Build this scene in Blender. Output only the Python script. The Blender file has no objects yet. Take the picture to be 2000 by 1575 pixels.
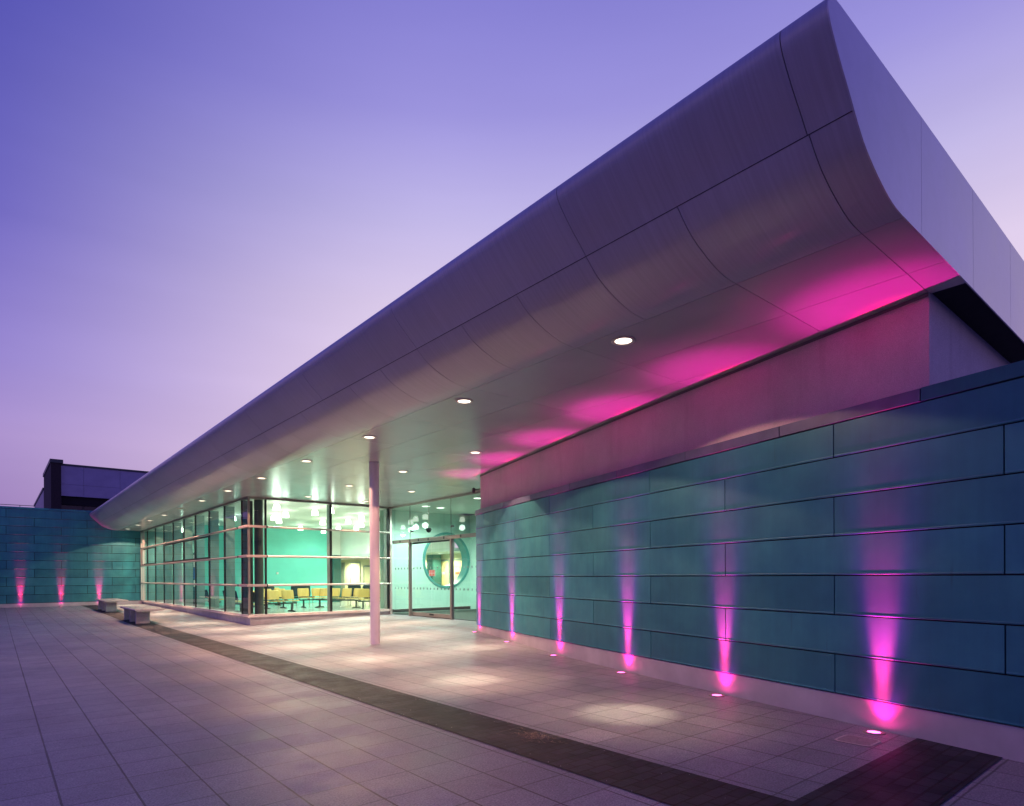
import bpy, bmesh, math, random
from math import sin, cos, pi, sqrt, hypot, radians
from mathutils import Matrix, Vector

random.seed(7)
S = bpy.context.scene
COL = S.collection
ORD = ['first', 'second', 'third', 'fourth', 'fifth', 'sixth', 'seventh', 'eighth', 'ninth', 'tenth',
       'eleventh', 'twelfth', 'thirteenth', 'fourteenth', 'fifteenth', 'sixteenth', 'seventeenth', 'eighteenth']


# ------------------------------------------------------------------ helpers
def lin(r, g, b):
    def f(c):
        c /= 255.0
        return c / 12.92 if c <= .04045 else ((c + .055) / 1.055) ** 2.4
    return (f(r), f(g), f(b), 1.0)


def sm(a, b, x):
    t = max(0.0, min(1.0, (x - a) / (b - a)))
    return t * t * (3 - 2 * t)


def gh(x, y):
    """height of the paving: it rises gently to the far wall and to the entrance"""
    h1 = .125 * sm(18, 36, y)
    h2 = .13 * max(0.0, min(1.0, (x - 6.0) / 3.2)) * sm(6, 12.5, y)
    return min(.13, max(h1, h2))


class MB:
    def __init__(s):
        s.bm = bmesh.new()

    def quad(s, *p):
        return s.bm.faces.new([s.bm.verts.new(q) for q in p])

    def box(s, x0, x1, y0, y1, z0, z1):
        v = [s.bm.verts.new((x, y, z)) for x in (x0, x1) for y in (y0, y1) for z in (z0, z1)]
        for f in ((0, 1, 3, 2), (4, 6, 7, 5), (0, 4, 5, 1), (2, 3, 7, 6), (0, 2, 6, 4), (1, 5, 7, 3)):
            s.bm.faces.new([v[i] for i in f])
        return s

    def prism(s, pts, fn, t0, t1):
        """closed polygon pts (a,b) swept from t0 to t1, fn(a,b,t) gives the point"""
        A = [s.bm.verts.new(fn(a, b, t0)) for a, b in pts]
        B = [s.bm.verts.new(fn(a, b, t1)) for a, b in pts]
        n = len(pts)
        s.bm.faces.new(A)
        s.bm.faces.new(B[::-1])
        for i in range(n):
            j = (i + 1) % n
            s.bm.faces.new((A[i], B[i], B[j], A[j]))
        return s

    def lathe(s, prof, cx=0, cy=0, n=32, cap0=False, cap1=False):
        rings = []
        for r, z in prof:
            rings.append([s.bm.verts.new((cx + r * cos(2 * pi * i / n), cy + r * sin(2 * pi * i / n), z)) for i in range(n)])
        for a, b in zip(rings, rings[1:]):
            for i in range(n):
                j = (i + 1) % n
                s.bm.faces.new((a[i], a[j], b[j], b[i]))
        if cap0:
            s.bm.faces.new(rings[0][::-1])
        if cap1:
            s.bm.faces.new(rings[-1])
        return s

    def tube(s, p, q, r, n=12):
        p, q = Vector(p), Vector(q)
        d = (q - p).normalized()
        a = d.orthogonal().normalized()
        b = d.cross(a)
        R = [[s.bm.verts.new(c + r * (cos(2 * pi * i / n) * a + sin(2 * pi * i / n) * b)) for i in range(n)] for c in (p, q)]
        for i in range(n):
            j = (i + 1) % n
            s.bm.faces.new((R[0][i], R[0][j], R[1][j], R[1][i]))
        s.bm.faces.new(R[0][::-1])
        s.bm.faces.new(R[1])
        return s

    def build(s, name, mat, parent=None, org=(0, 0, 0), smooth=False, bevel=0, angle=22):
        bmesh.ops.recalc_face_normals(s.bm, faces=s.bm.faces)
        if org != (0, 0, 0):
            bmesh.ops.translate(s.bm, verts=s.bm.verts, vec=-Vector(org))
        me = bpy.data.meshes.new(name)
        s.bm.to_mesh(me)
        s.bm.free()
        me.materials.append(mat)
        if smooth:
            for p in me.polygons:
                p.use_smooth = True
            try:
                me.set_sharp_from_angle(angle=radians(angle))
            except Exception:
                pass
        o = bpy.data.objects.new(name, me)
        COL.objects.link(o)
        if parent is not None:
            o.parent = parent
        if bevel:
            m = o.modifiers.new('bevel', 'BEVEL')
            m.width = bevel
            m.segments = 2
            m.limit_method = 'ANGLE'
        return o


def tag(o, label, cat, group=None):
    o['label'] = label
    o['category'] = cat
    if group:
        o['group'] = group
    return o


def thing(name, label, cat, loc=(0, 0, 0), group=None, rz=0):
    o = bpy.data.objects.new(name, None)
    o.empty_display_size = .2
    COL.objects.link(o)
    o.location = loc
    o.rotation_euler.z = rz
    return tag(o, label, cat, group)


def dup(o, parent=None):
    c = o.copy()
    COL.objects.link(c)
    c.parent = parent
    for ch in list(o.children):
        dup(ch, c)
    return c


# ------------------------------------------------------------------ node helpers
class Mat:
    def __init__(s, name):
        s.m = bpy.data.materials.new(name)
        s.m.use_nodes = True
        s.t = s.m.node_tree
        s.t.nodes.clear()
        s.out = s.n('ShaderNodeOutputMaterial')

    def n(s, typ, **kw):
        nd = s.t.nodes.new(typ)
        for k, v in kw.items():
            setattr(nd, k, v)
        return nd

    def l(s, a, b):
        s.t.links.new(a, b)

    def val(s, nd, i, v):
        if hasattr(v, 'is_linked') or isinstance(v, bpy.types.NodeSocket):
            s.l(v, nd.inputs[i])
        else:
            nd.inputs[i].default_value = v

    def math(s, op, a, b=None, c=None):
        nd = s.n('ShaderNodeMath', operation=op)
        for i, v in enumerate((a, b, c)):
            if v is not None:
                s.val(nd, i, v)
        return nd.outputs[0]

    def mix(s, f, a, b, blend='MIX'):
        nd = s.n('ShaderNodeMix', data_type='RGBA', blend_type=blend)
        s.val(nd, 0, f)
        s.val(nd, 6, a)
        s.val(nd, 7, b)
        return nd.outputs[2]

    def mapr(s, v, a, b, c, d, smooth=False):
        nd = s.n('ShaderNodeMapRange')
        if smooth:
            nd.interpolation_type = 'SMOOTHSTEP'
        s.val(nd, 0, v)
        for i, k in enumerate((a, b, c, d)):
            nd.inputs[i + 1].default_value = k
        return nd.outputs[0]

    def coord(s, scale=(1, 1, 1), kind='Object'):
        tc = s.n('ShaderNodeTexCoord')
        mp = s.n('ShaderNodeMapping')
        mp.inputs['Scale'].default_value = scale
        s.l(tc.outputs[kind], mp.inputs[0])
        return mp.outputs[0]

    def noise(s, scale, detail=4, rough=.55, vec=None, dist=0):
        nd = s.n('ShaderNodeTexNoise')
        nd.inputs['Scale'].default_value = scale
        nd.inputs['Detail'].default_value = detail
        nd.inputs['Roughness'].default_value = rough
        nd.inputs['Distortion'].default_value = dist
        if vec is None:
            vec = s.coord()
        s.l(vec, nd.inputs['Vector'])
        return nd.outputs['Fac']

    def bump(s, h, strength=.2, dist=.01, normal=None):
        nd = s.n('ShaderNodeBump')
        nd.inputs['Strength'].default_value = strength
        nd.inputs['Distance'].default_value = dist
        s.l(h, nd.inputs['Height'])
        if normal is not None:
            s.l(normal, nd.inputs['Normal'])
        return nd.outputs[0]

    def pbr(s, col, rough=.5, metal=0, normal=None, spec=.5, **kw):
        b = s.n('ShaderNodeBsdfPrincipled')
        s.val(b, 'Base Color', col)
        s.val(b, 'Roughness', rough)
        s.val(b, 'Metallic', metal)
        s.val(b, 'Specular IOR Level', spec)
        for k, v in kw.items():
            s.val(b, k.replace('_', ' '), v)
        if normal is not None:
            s.l(normal, b.inputs['Normal'])
        s.l(b.outputs[0], s.out.inputs[0])
        return s.m


def m_simple(name, col, rough=.5, metal=0, var=.12, scale=6, bumps=0.0, spec=.5):
    M = Mat(name)
    c = (*col, 1)
    nz = M.noise(scale if metal < .3 else scale * .3, 5 if metal < .3 else 2)
    f = M.mapr(nz, .3, .7, 1 - var, 1 + var)
    cc = M.mix(1.0, c, M_rgb(M, f), 'MULTIPLY')
    rr = M.mapr(M.noise(scale * (2.3 if metal < .3 else .4), 3 if metal < .3 else 1), .3, .7, max(.02, rough - .05), rough + .05)
    nm = M.bump(M.noise(scale * 25, 3), bumps, .004) if bumps else None
    return M.pbr(cc, rr, metal, nm, spec)


def M_rgb(M, f):
    nd = M.n('ShaderNodeCombineColor')
    for i in range(3):
        M.l(f, nd.inputs[i])
    return nd.outputs[0]


def m_emit(name, col, strength):
    M = Mat(name)
    e = M.n('ShaderNodeEmission')
    # slightly brighter in the middle of the lens, as a real lamp is
    lw = M.n('ShaderNodeLayerWeight')
    lw.inputs[0].default_value = .5
    f = M.mapr(lw.outputs['Facing'], 0, 1, 1.1, .8)
    e.inputs[0].default_value = (*col, 1)
    M.l(M.math('MULTIPLY', f, strength), e.inputs[1])
    M.l(e.outputs[0], M.out.inputs[0])
    return M.m


def m_glass(name, tint, refl=.05, rough=0.0, grime=.0):
    M = Mat(name)
    tr = M.n('ShaderNodeBsdfTransparent')
    tr.inputs[0].default_value = (*tint, 1)
    gl = M.n('ShaderNodeBsdfGlossy')
    gl.inputs['Roughness'].default_value = rough
    gl.inputs['Color'].default_value = (.95, .97, 1, 1)
    lw = M.n('ShaderNodeLayerWeight')
    lw.inputs[0].default_value = .5
    f = M.math('POWER', lw.outputs['Facing'], 4.0)
    f = M.math('MULTIPLY_ADD', f, .95 - refl, refl)
    mx = M.n('ShaderNodeMixShader')
    M.l(f, mx.inputs[0])
    M.l(tr.outputs[0], mx.inputs[1])
    M.l(gl.outputs[0], mx.inputs[2])
    M.l(mx.outputs[0], M.out.inputs[0])
    return M.m


# ------------------------------------------------------------------ materials
def make_paving():
    M = Mat('concrete_slab_paving')
    tc = M.n('ShaderNodeTexCoord')
    sp = M.n('ShaderNodeSeparateXYZ')
    M.l(tc.outputs['Object'], sp.inputs[0])
    P = .4055
    wob = M.math('MULTIPLY', M.math('SUBTRACT', M.noise(9, 2), .5), .006)
    u = M.math('DIVIDE', M.math('ADD', M.math('SUBTRACT', sp.outputs[0], .322 - P * 40), wob), P)
    v = M.math('DIVIDE', M.math('ADD', M.math('SUBTRACT', sp.outputs[1], .375 - P * 120), wob), P)
    fu, fv = M.math('FRACT', u), M.math('FRACT', v)
    iu, iv = M.math('FLOOR', u), M.math('FLOOR', v)
    du = M.math('MULTIPLY', M.math('MINIMUM', fu, M.math('SUBTRACT', 1.0, fu)), P)
    dv = M.math('MULTIPLY', M.math('MINIMUM', fv, M.math('SUBTRACT', 1.0, fv)), P)
    # joints open and close along their length
    jn = M.noise(1.3, 3)
    wu = M.mapr(jn, .35, .65, .0050, .0080)
    wv = M.mapr(jn, .35, .65, .0075, .0052)
    ju = M.math('LESS_THAN', du, wu)
    jv = M.math('LESS_THAN', dv, wv)
    jt = M.math('MAXIMUM', ju, M.math('MULTIPLY', jv, .75))
    cell = M.n('ShaderNodeCombineXYZ')
    M.l(iu, cell.inputs[0])
    M.l(iv, cell.inputs[1])
    wn = M.n('ShaderNodeTexWhiteNoise', noise_dimensions='2D')
    M.l(cell.outputs[0], wn.inputs['Vector'])
    slab = M.mapr(wn.outputs[0], 0, 1, .87, 1.10)
    spk = M.noise(70, 5, .85)
    spk = M.mapr(spk, .38, .62, .50, 1.5)
    spk2 = M.mapr(M.noise(170, 1), .66, .72, 0, .55)
    blot = M.math('MULTIPLY', M.mapr(M.noise(.7, 5, .6), .3, .7, .86, 1.1), M.mapr(M.noise(13, 4, .7), .3, .7, .88, 1.12))
    f = M.math('MULTIPLY', M.math('MULTIPLY', slab, spk), blot)
    base = M.mix(1.0, (.225, .240, .292, 1), M_rgb(M, f), 'MULTIPLY')
    base = M.mix(spk2, base, (.62, .6, .6, 1))
    # pale lime bloom along some joints
    lime = M.math('MULTIPLY', M.math('LESS_THAN', M.math('MINIMUM', du, dv), .007), M.mapr(M.noise(1.1, 3), .52, .64, 0, .35))
    base = M.mix(lime, base, (.55, .53, .55, 1))
    # dark stains
    st = M.mapr(M.noise(2.1, 5, .65, dist=.6), .60, .74, 0, .42)
    base = M.mix(st, base, (.13, .12, .13, 1))
    col = M.mix(M.math('MULTIPLY', jt, .9), base, (.035, .033, .04, 1))
    h = M.math('ADD', M.math('MULTIPLY', M.math('SUBTRACT', 1.0, jt), .8), M.math('MULTIPLY', M.noise(240, 2), .3))
    rg = M.math('ADD', M.mapr(M.noise(1.7, 4), .3, .7, .42, .56), M.math('MULTIPLY', M.math('SUBTRACT', wn.outputs[0], .5), .08))
    return M.pbr(col, rg, 0, M.bump(h, .35, .004), .5)


def make_paver():
    M = Mat('dark_block_paver')
    br = M.n('ShaderNodeTexBrick')
    br.offset = .5
    br.inputs['Scale'].default_value = 1
    br.inputs['Brick Width'].default_value = .21
    br.inputs['Row Height'].default_value = .105
    br.inputs['Mortar Size'].default_value = .008
    br.inputs['Mortar Smooth'].default_value = .1
    br.inputs['Color1'].default_value = (.008, .011, .020, 1)
    br.inputs['Color2'].default_value = (.026, .031, .048, 1)
    br.inputs['Mortar'].default_value = (.004, .004, .005, 1)
    M.l(M.coord(), br.inputs['Vector'])
    d = M.mapr(M.noise(1.6, 5, .65), .52, .75, 0, .22)
    c = M.mix(d, br.outputs['Color'], (.14, .115, .11, 1))
    c = M.mix(1.0, c, M_rgb(M, M.mapr(M.noise(150, 2), .3, .7, .7, 1.35)), 'MULTIPLY')
    h = M.math('ADD', M.math('SUBTRACT', 1.0, br.outputs['Fac']), M.math('MULTIPLY', M.noise(80, 3), .5))
    return M.pbr(c, M.mapr(M.noise(3, 4), .3, .7, .5, .66), 0, M.bump(h, .6, .006), .3)


def make_copper(name, dark=1.0):
    M = Mat(name)
    g = M.n('ShaderNodeNewGeometry')
    isl = M.mapr(g.outputs['Random Per Island'], 0, 1, .84, 1.14)
    vs = M.mapr(M.noise(1, 5, .6, M.coord((9, 9, .5))), .3, .7, .93, 1.07)
    cl = M.mapr(M.noise(2.2, 6, .62), .3, .7, .90, 1.08)
    f = M.math('MULTIPLY', M.math('MULTIPLY', isl, vs), M.math('MULTIPLY', cl, dark))
    base = M.mix(M.mapr(M.noise(1.1, 4), .3, .7, 0, 1), (.036, .212, .272, 1), (.050, .268, .288, 1))
    base = M.mix(1.0, base, M_rgb(M, f), 'MULTIPLY')
    # pale scuffs and darker drips
    sc = M.mapr(M.noise(1, 6, .75, M.coord((26, 26, 7))), .68, .78, 0, .32)
    base = M.mix(sc, base, (.22, .34, .36, 1))
    dr = M.mapr(M.noise(1, 5, .6, M.coord((14, 14, .9))), .64, .74, 0, .35)
    base = M.mix(dr, base, (.03, .06, .08, 1))
    h = M.math('ADD', M.noise(2.2, 3), M.math('MULTIPLY', M.noise(60, 3), .06))
    return M.pbr(base, M.mapr(M.noise(4, 4), .3, .7, .38, .52), .1, M.bump(h, .26, .012), .3)


def make_metal(name, col, rough, metal, streak=.14, run=True):
    M = Mat(name)
    g = M.n('ShaderNodeNewGeometry')
    isl = M.mapr(g.outputs['Random Per Island'], 0, 1, .93, 1.05)
    # faint vertical dirt runs
    v = M.noise(1, 4, .6, M.coord((1.1, 55, 1.1) if run else (.8, .8, .8)))
    f = M.math('MULTIPLY', isl, M.mapr(v, .3, .72, 1 - streak, 1 + streak * .5))
    f = M.math('MULTIPLY', f, M.mapr(M.noise(.8, 4), .3, .7, .94, 1.05))
    c = M.mix(1.0, (*col, 1), M_rgb(M, f), 'MULTIPLY')
    rr = M.mapr(v, .3, .7, rough - .03, rough + .07)
    return M.pbr(c, rr if run else rough, metal, None, .5, Coat_Weight=.6 if run else 0.0, Coat_Roughness=.16)


def make_stucco():
    M = Mat('rough_render')
    b = M.mix(M.mapr(M.noise(1.4, 6, .65), .3, .7, 0, 1), (.60, .54, .54, 1), (.70, .64, .64, 1))
    st = M.mapr(M.noise(1, 5, .6, M.coord((5, 5, .5))), .55, .75, 0, .25)
    b = M.mix(st, b, (.36, .31, .31, 1))
    b = M.mix(1.0, b, M_rgb(M, M.mapr(M.noise(120, 3), .3, .7, .82, 1.14)), 'MULTIPLY')
    return M.pbr(b, .85, 0, M.bump(M.noise(110, 4, .7), .7, .008), .3)


MAT = {}
MAT['paving'] = make_paving()
MAT['paver'] = make_paver()
MAT['copper'] = make_copper('patinated_copper')
MAT['copper_dark'] = make_copper('weathered_copper', .6)
MAT['copper_cap'] = m_simple('sky_tinted_copper_cap', (.105, .125, .215), .5, .1, .16, 5, .06)  # purple sky light on the coping is put into this colour
MAT['fascia'] = make_metal('satin_aluminium', (.54, .525, .59), .45, .12, .11)
MAT['soffit'] = make_metal('gloss_soffit_panel', (.54, .52, .54), .27, .15, .02, False)
MAT['endpanel'] = make_metal('pale_metal_sheet', (.74, .71, .80), .36, .2, .22)
MAT['stucco'] = make_stucco()
MAT['plinth'] = m_simple('smooth_concrete_plinth', (.50, .47, .50), .55, 0, .12, 3, .12)
MAT['sill'] = m_simple('sill_concrete', (.60, .54, .53), .5, 0, .12, 4, .1)
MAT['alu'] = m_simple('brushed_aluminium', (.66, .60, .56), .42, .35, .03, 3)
MAT['alu_side'] = m_simple('shaded_side_aluminium', (.40, .35, .34), .4, .3, .03, 3)  # same rails as the front; the side's dimmer light is in the colour
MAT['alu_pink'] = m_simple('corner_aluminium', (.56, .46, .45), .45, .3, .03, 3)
MAT['steel'] = m_simple('stainless_steel', (.34, .31, .28), .38, .5, .03, 2)
MAT['black'] = m_simple('black_gasket', (.010, .012, .014), .45, 0, .2, 9)
MAT['dark'] = m_simple('dark_grey_metal', (.055, .075, .075), .45, .2, .15, 6)
MAT['fin'] = m_simple('grey_green_fin', (.29, .37, .34), .5, .1, .1, 4)
MAT['column'] = m_simple('white_column_paint', (.93, .86, .88), .38, 0, .04, 3)
MAT['sleeve'] = m_simple('grey_column_collar', (.5, .46, .5), .4, .2, .06, 3)
MAT['bench'] = m_simple('cast_bench_concrete', (.56, .52, .48), .6, 0, .14, 7, .2)
MAT['bench_top'] = m_simple('polished_bench_top', (.30, .33, .35), .3, 0, .16, 7, .05)
MAT['void'] = m_simple('joint_shadow', (.012, .012, .014), .9)
MAT['joint'] = m_simple('panel_joint_seal', (.05, .048, .055), .8)
MAT['deepblue'] = m_simple('deep_blue_soffit', (.07, .10, .20), .4, .1, .1, 3)
MAT['trim'] = m_simple('grey_trim', (.15, .14, .155), .6, 0, .1, 4)
MAT['brick'] = m_simple('dark_brick', (.035, .025, .028), .85, 0, .3, 12, .3)
MAT['bluepanel'] = m_simple('flat_metal_panel', (.30, .30, .46), .35, .2, .08, 2)
MAT['darkwin'] = m_simple('dark_window_band', (.012, .012, .02), .2, 0, .2, 3)
MAT['whitepanel'] = m_simple('pale_cladding_panel', (.36, .35, .42), .5, 0, .1, 3)
MAT['turq'] = m_simple('turquoise_paint', (.19, .72, .64), .55, 0, .04, 2)
MAT['white'] = m_simple('white_emulsion', (.90, .89, .83), .6, 0, .03, 2)
MAT['mint'] = m_simple('mint_wall_panel', (.62, .86, .76), .4, 0, .04, 1.5)
MAT['ring'] = m_simple('teal_ring_paint', (.09, .32, .30), .4, 0, .08, 5)
MAT['ceil'] = m_simple('ceiling_white', (.78, .82, .74), .6, 0, .03, 2)
MAT['floor'] = m_simple('pale_terrazzo', (.50, .56, .52), .16, 0, .08, 20)
MAT['mat'] = m_simple('dark_entrance_matting', (.022, .035, .032), .8, 0, .3, 60, .4)
MAT['cream'] = m_simple('cream_door', (.80, .70, .34), .5, 0, .04, 3)
MAT['palecream'] = m_simple('pale_cream_paint', (.78, .76, .50), .55, 0, .03, 3)
MAT['greenpaint'] = m_simple('grey_green_frame', (.24, .31, .26), .5, 0, .06, 4)
MAT['deepgreen'] = m_simple('deep_green_paint', (.02, .10, .095), .45, 0, .1, 4)
MAT['sage'] = m_simple('sage_wall', (.22, .34, .28), .6, 0, .08, 2)
MAT['navy'] = m_simple('navy_fabric_and_back_shade', (.012, .035, .045), .7, 0, .2, 40, .2)  # seat fabric, and the shade painted on some wooden backs
MAT['sign_red'] = m_simple('red_sign', (.75, .10, .05), .5)
MAT['sign_white'] = m_simple('white_card', (.85, .80, .76), .5, 0, .03)
MAT['sign_blue'] = m_simple('blue_poster', (.03, .10, .35), .4, 0, .4, 14)
MAT['ink'] = m_simple('dark_ink', (.05, .05, .05), .6)
MAT['dot'] = m_simple('etched_film', (.20, .35, .33), .5)
MAT['straw'] = m_simple('dry_straw', (.42, .32, .22), .8, 0, .3, 20)
MAT['chip'] = m_simple('pale_stone_chip', (.55, .52, .52), .7, 0, .3, 40)
MAT['iron'] = m_simple('cover_concrete', (.30, .27, .29), .6, 0, .2, 30, .3)
MAT['glass'] = m_glass('green_tinted_glazing', (.72, .95, .89), .06)
MAT['glass_front'] = m_glass('clear_glazing', (.93, .99, .93), .035)
MAT['glass_door'] = m_glass('door_glass', (.78, .93, .87), .045)
MAT['down'] = m_emit('downlight_lens', (1.0, .84, .66), 4)
MAT['up'] = m_emit('pink_uplight_lens', (1.0, .10, .48), 9)
MAT['pend'] = m_emit('pendant_glass', (.92, 1.0, .80), 6.5)
MAT['panel'] = m_emit('ceiling_light_lens', (.90, 1.0, .84), 4.5)


def make_wood():
    M = Mat('beech_plywood')
    g = M.noise(1, 5, .6, M.coord((14, 14, 1.5)))
    c = M.mix(g, (.62, .40, .10, 1), (.80, .56, .19, 1))
    return M.pbr(c, .4, 0, None, .5)


MAT['wood'] = make_wood()

# ------------------------------------------------------------------ ground
xs = [-400, -150, -60, -25, -12] + [-8 + .5 * i for i in range(49)] + [20, 30, 60, 150, 400]
ys = [-400, -150, -60, -25, -10] + [-4 + .5 * i for i in range(87)] + [45, 60, 100, 200, 400]
b = MB()
G = [[b.bm.verts.new((x, y, gh(x, y))) for y in ys] for x in xs]
for i in range(len(xs) - 1):
    for j in range(len(ys) - 1):
        b.bm.faces.new((G[i][j], G[i + 1][j], G[i + 1][j + 1], G[i][j + 1]))
o = b.build('ground', MAT['paving'], smooth=True)
o['kind'] = 'structure'

b = MB()


def strip_patch(x0, x1, y0, y1, nx, ny):
    V = [[b.bm.verts.new((x0 + (x1 - x0) * i / nx, y0 + (y1 - y0) * j / ny,
                          gh(x0 + (x1 - x0) * i / nx, y0 + (y1 - y0) * j / ny) + .005)) for j in range(ny + 1)] for i in range(nx + 1)]
    for i in range(nx):
        for j in range(ny):
            b.bm.faces.new((V[i][j], V[i + 1][j], V[i + 1][j + 1], V[i][j + 1]))


strip_patch(3.245, 3.885, 1.855, 37.15, 1, 72)
strip_patch(3.245, 6.2, 1.225, 1.855, 6, 1)
o = b.build('paving_strip', MAT['paver'], smooth=True)
o['kind'] = 'structure'

# ------------------------------------------------------------------ curved copper wall
def wx(y):
    return .002128 * y * y + .2455 * y + 5.731


PATH = []      # (x, y, nx, ny, s) with the normal pointing out to the courtyard


def add_path(x, y, dx, dy):
    l = hypot(dx, dy)
    s = 0 if not PATH else PATH[-1][4] + hypot(x - PATH[-1][0], y - PATH[-1][1])
    PATH.append((x, y, -dy / l, dx / l, s))


yy = -4.0
while yy < 12.0 - 1e-6:
    add_path(wx(yy), yy, .2455 + .004256 * yy, 1)
    yy += .16
dx, dy = .2455 + .004256 * 12, 1.0
l = hypot(dx, dy)
dx, dy = dx / l, dy / l
RC = .42
cxn, cyn = wx(12) + RC * dy, 12 - RC * dx
a0 = math.atan2(12 - cyn, wx(12) - cxn)
for k in range(0, 13):
    a = a0 + (pi / 2 - a0) * k / 12
    add_path(cxn + RC * cos(a), cyn + RC * sin(a), sin(a), -cos(a))
add_path(10.2, cyn + RC, 1, 0)
add_path(11.2, cyn + RC, 1, 0)


def s_at_y(y):
    for p, q in zip(PATH, PATH[1:]):
        if p[1] <= y <= q[1]:
            return p[4] + (y - p[1]) / (q[1] - p[1]) * (q[4] - p[4])


def path_slice(s0, s1):
    out = []

    def interp(s):
        for p, q in zip(PATH, PATH[1:]):
            if p[4] - 1e-9 <= s <= q[4] + 1e-9:
                t = (s - p[4]) / (q[4] - p[4])
                r = [p[i] + t * (q[i] - p[i]) for i in range(4)]
                ln = hypot(r[2], r[3])
                return (r[0], r[1], r[2] / ln, r[3] / ln)
    out.append(interp(s0))
    out += [p[:4] for p in PATH if s0 + 1e-4 < p[4] < s1 - 1e-4]
    out.append(interp(s1))
    return out


def sweep(b, prof, s0, s1, shift=0.0):
    """closed profile (out, z) swept along the wall path"""
    sl = path_slice(s0, s1)
    rings = [[b.bm.verts.new((x + nx * (o_ + shift), y + ny * (o_ + shift), z)) for o_, z in prof] for x, y, nx, ny in sl]
    n = len(prof)
    b.bm.faces.new(rings[0])
    b.bm.faces.new(rings[-1][::-1])
    for A, B in zip(rings, rings[1:]):
        for i in range(n):
            j = (i + 1) % n
            b.bm.faces.new((A[i], B[i], B[j], A[j]))


SEND = PATH[-1][4]
cw = thing('copper_wall', 'long curved wall clad in lapped blue-green copper sheets beside the entrance', 'wall', (6.4, 2.6, 0))
L = tuple(cw.location)
b = MB()
sweep(b, [(-.022, .28), (-.022, 2.93), (-.30, 2.93), (-.30, .28)], 0, SEND)
b.build('backing', MAT['void'], cw, L)
b = MB()
sA = [s_at_y(y) for y in (-3.2, -.3, 2.62, 5.42, 8.33, 11.58)] + [SEND]
sB = [s_at_y(y) for y in (-1.8, 1.20, 4.03, 6.87, 9.85)] + [s_at_y(11.58) + 1.55, SEND]
ZC = [.27, .66, 1.05, 1.44, 1.83, 2.22, 2.61, 2.945]
for k in range(7):
    ss = [0] + (sA if k % 2 == 0 else sB)
    for p, q in zip(ss, ss[1:]):
        jit = random.uniform(-.001, .001)
        sweep(b, [(.001 + jit, ZC[k] + .003), (.0055 + jit, ZC[k] + .010), (.0055 + jit, ZC[k] + .016), (.0028 + jit, ZC[k] + .024), (.002 + jit, ZC[k + 1] - .008), (-.016, ZC[k + 1] - .008), (-.016, ZC[k] + .004)], p + .006, q - .006)
b.build('cladding', MAT['copper'], cw, L, smooth=True, angle=9)
b = MB()
sweep(b, [(-.012, -.2), (-.012, .262), (-.32, .262), (-.32, -.2)], 0, SEND)
b.build('plinth', MAT['plinth'], cw, L, smooth=True)
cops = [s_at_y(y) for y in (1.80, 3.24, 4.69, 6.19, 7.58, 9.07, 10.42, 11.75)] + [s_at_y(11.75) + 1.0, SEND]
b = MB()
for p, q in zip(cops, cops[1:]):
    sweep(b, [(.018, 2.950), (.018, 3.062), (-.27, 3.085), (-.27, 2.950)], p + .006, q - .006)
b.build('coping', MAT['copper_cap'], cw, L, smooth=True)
b = MB()
sweep(b, [(.014, 2.950), (.014, 3.066), (-.27, 3.085), (-.27, 2.950)], 0, cops[0] - .003)
o = b.build('coping', MAT['copper_dark'], cw, L, smooth=True)
o['label'] = 'dark weathered coping length at the near end'

# rendered upper wall set back behind the coping
sw = thing('rendered_wall', 'pink-lit rough rendered upper wall between copper coping and canopy soffit', 'wall', (6.6, 1.8, 3.07))
L = tuple(sw.location)
b = MB()
sl = path_slice(s_at_y(1.80), SEND)
A = [(x - nx * .115, y - ny * .115) for x, y, nx, ny in sl]
for p, q in zip(A, A[1:]):
    b.quad((*p, 3.05), (*q, 3.05), (*q, 3.94), (*p, 3.94))
b.build('front_face', MAT['stucco'], sw, L, smooth=True)
b = MB()
b.quad((A[0][0], A[0][1], 3.05), (17, A[0][1], 3.05), (17, A[0][1], 3.99), (A[0][0], A[0][1], 3.99))
b.build('return_face', MAT['stucco'], sw, L)
b = MB()
for p, q in zip(sl, sl[1:]):
    P = [(p[0] - p[2] * .105, p[1] - p[3] * .105), (q[0] - q[2] * .105, q[1] - q[3] * .105)]
    b.quad((*P[0], 3.885), (*P[1], 3.885), (*P[1], 3.919), (*P[0], 3.919))
b.build('shadow_trim', MAT['trim'], sw, L)

# ------------------------------------------------------------------ canopy
YE, YF = 1.51, 37.12
prof = [(4.83, 3.920), (4.74, 3.921), (4.65, 3.928), (4.53, 3.952), (4.40, 3.995), (4.28, 4.045), (4.16, 4.108), (4.07, 4.178), (3.99, 4.255),
        (3.90, 4.345), (3.81, 4.43), (3.735, 4.51), (3.680, 4.575), (3.652, 4.615), (3.636, 4.655), (3.632, 4.69), (3.643, 4.725), (3.668, 4.752), (3.71, 4.768), (3.80, 4.775)]
# refine with Catmull-Rom
def cr(P, m=3):
    out = []
    for i in range(len(P) - 1):
        p0, p1, p2, p3 = P[max(i - 1, 0)], P[i], P[i + 1], P[min(i + 2, len(P) - 1)]
        for k in range(m):
            t = k / m
            out.append(tuple(.5 * ((2 * p1[d]) + (-p0[d] + p2[d]) * t + (2 * p0[d] - 5 * p1[d] + 4 * p2[d] - p3[d]) * t * t + (-p0[d] + 3 * p1[d] - 3 * p2[d] + p3[d]) * t ** 3) for d in (0, 1)))
    out.append(P[-1])
    return out


low = cr(prof[:9], 3)
up = cr(prof[8:], 3)


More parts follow.
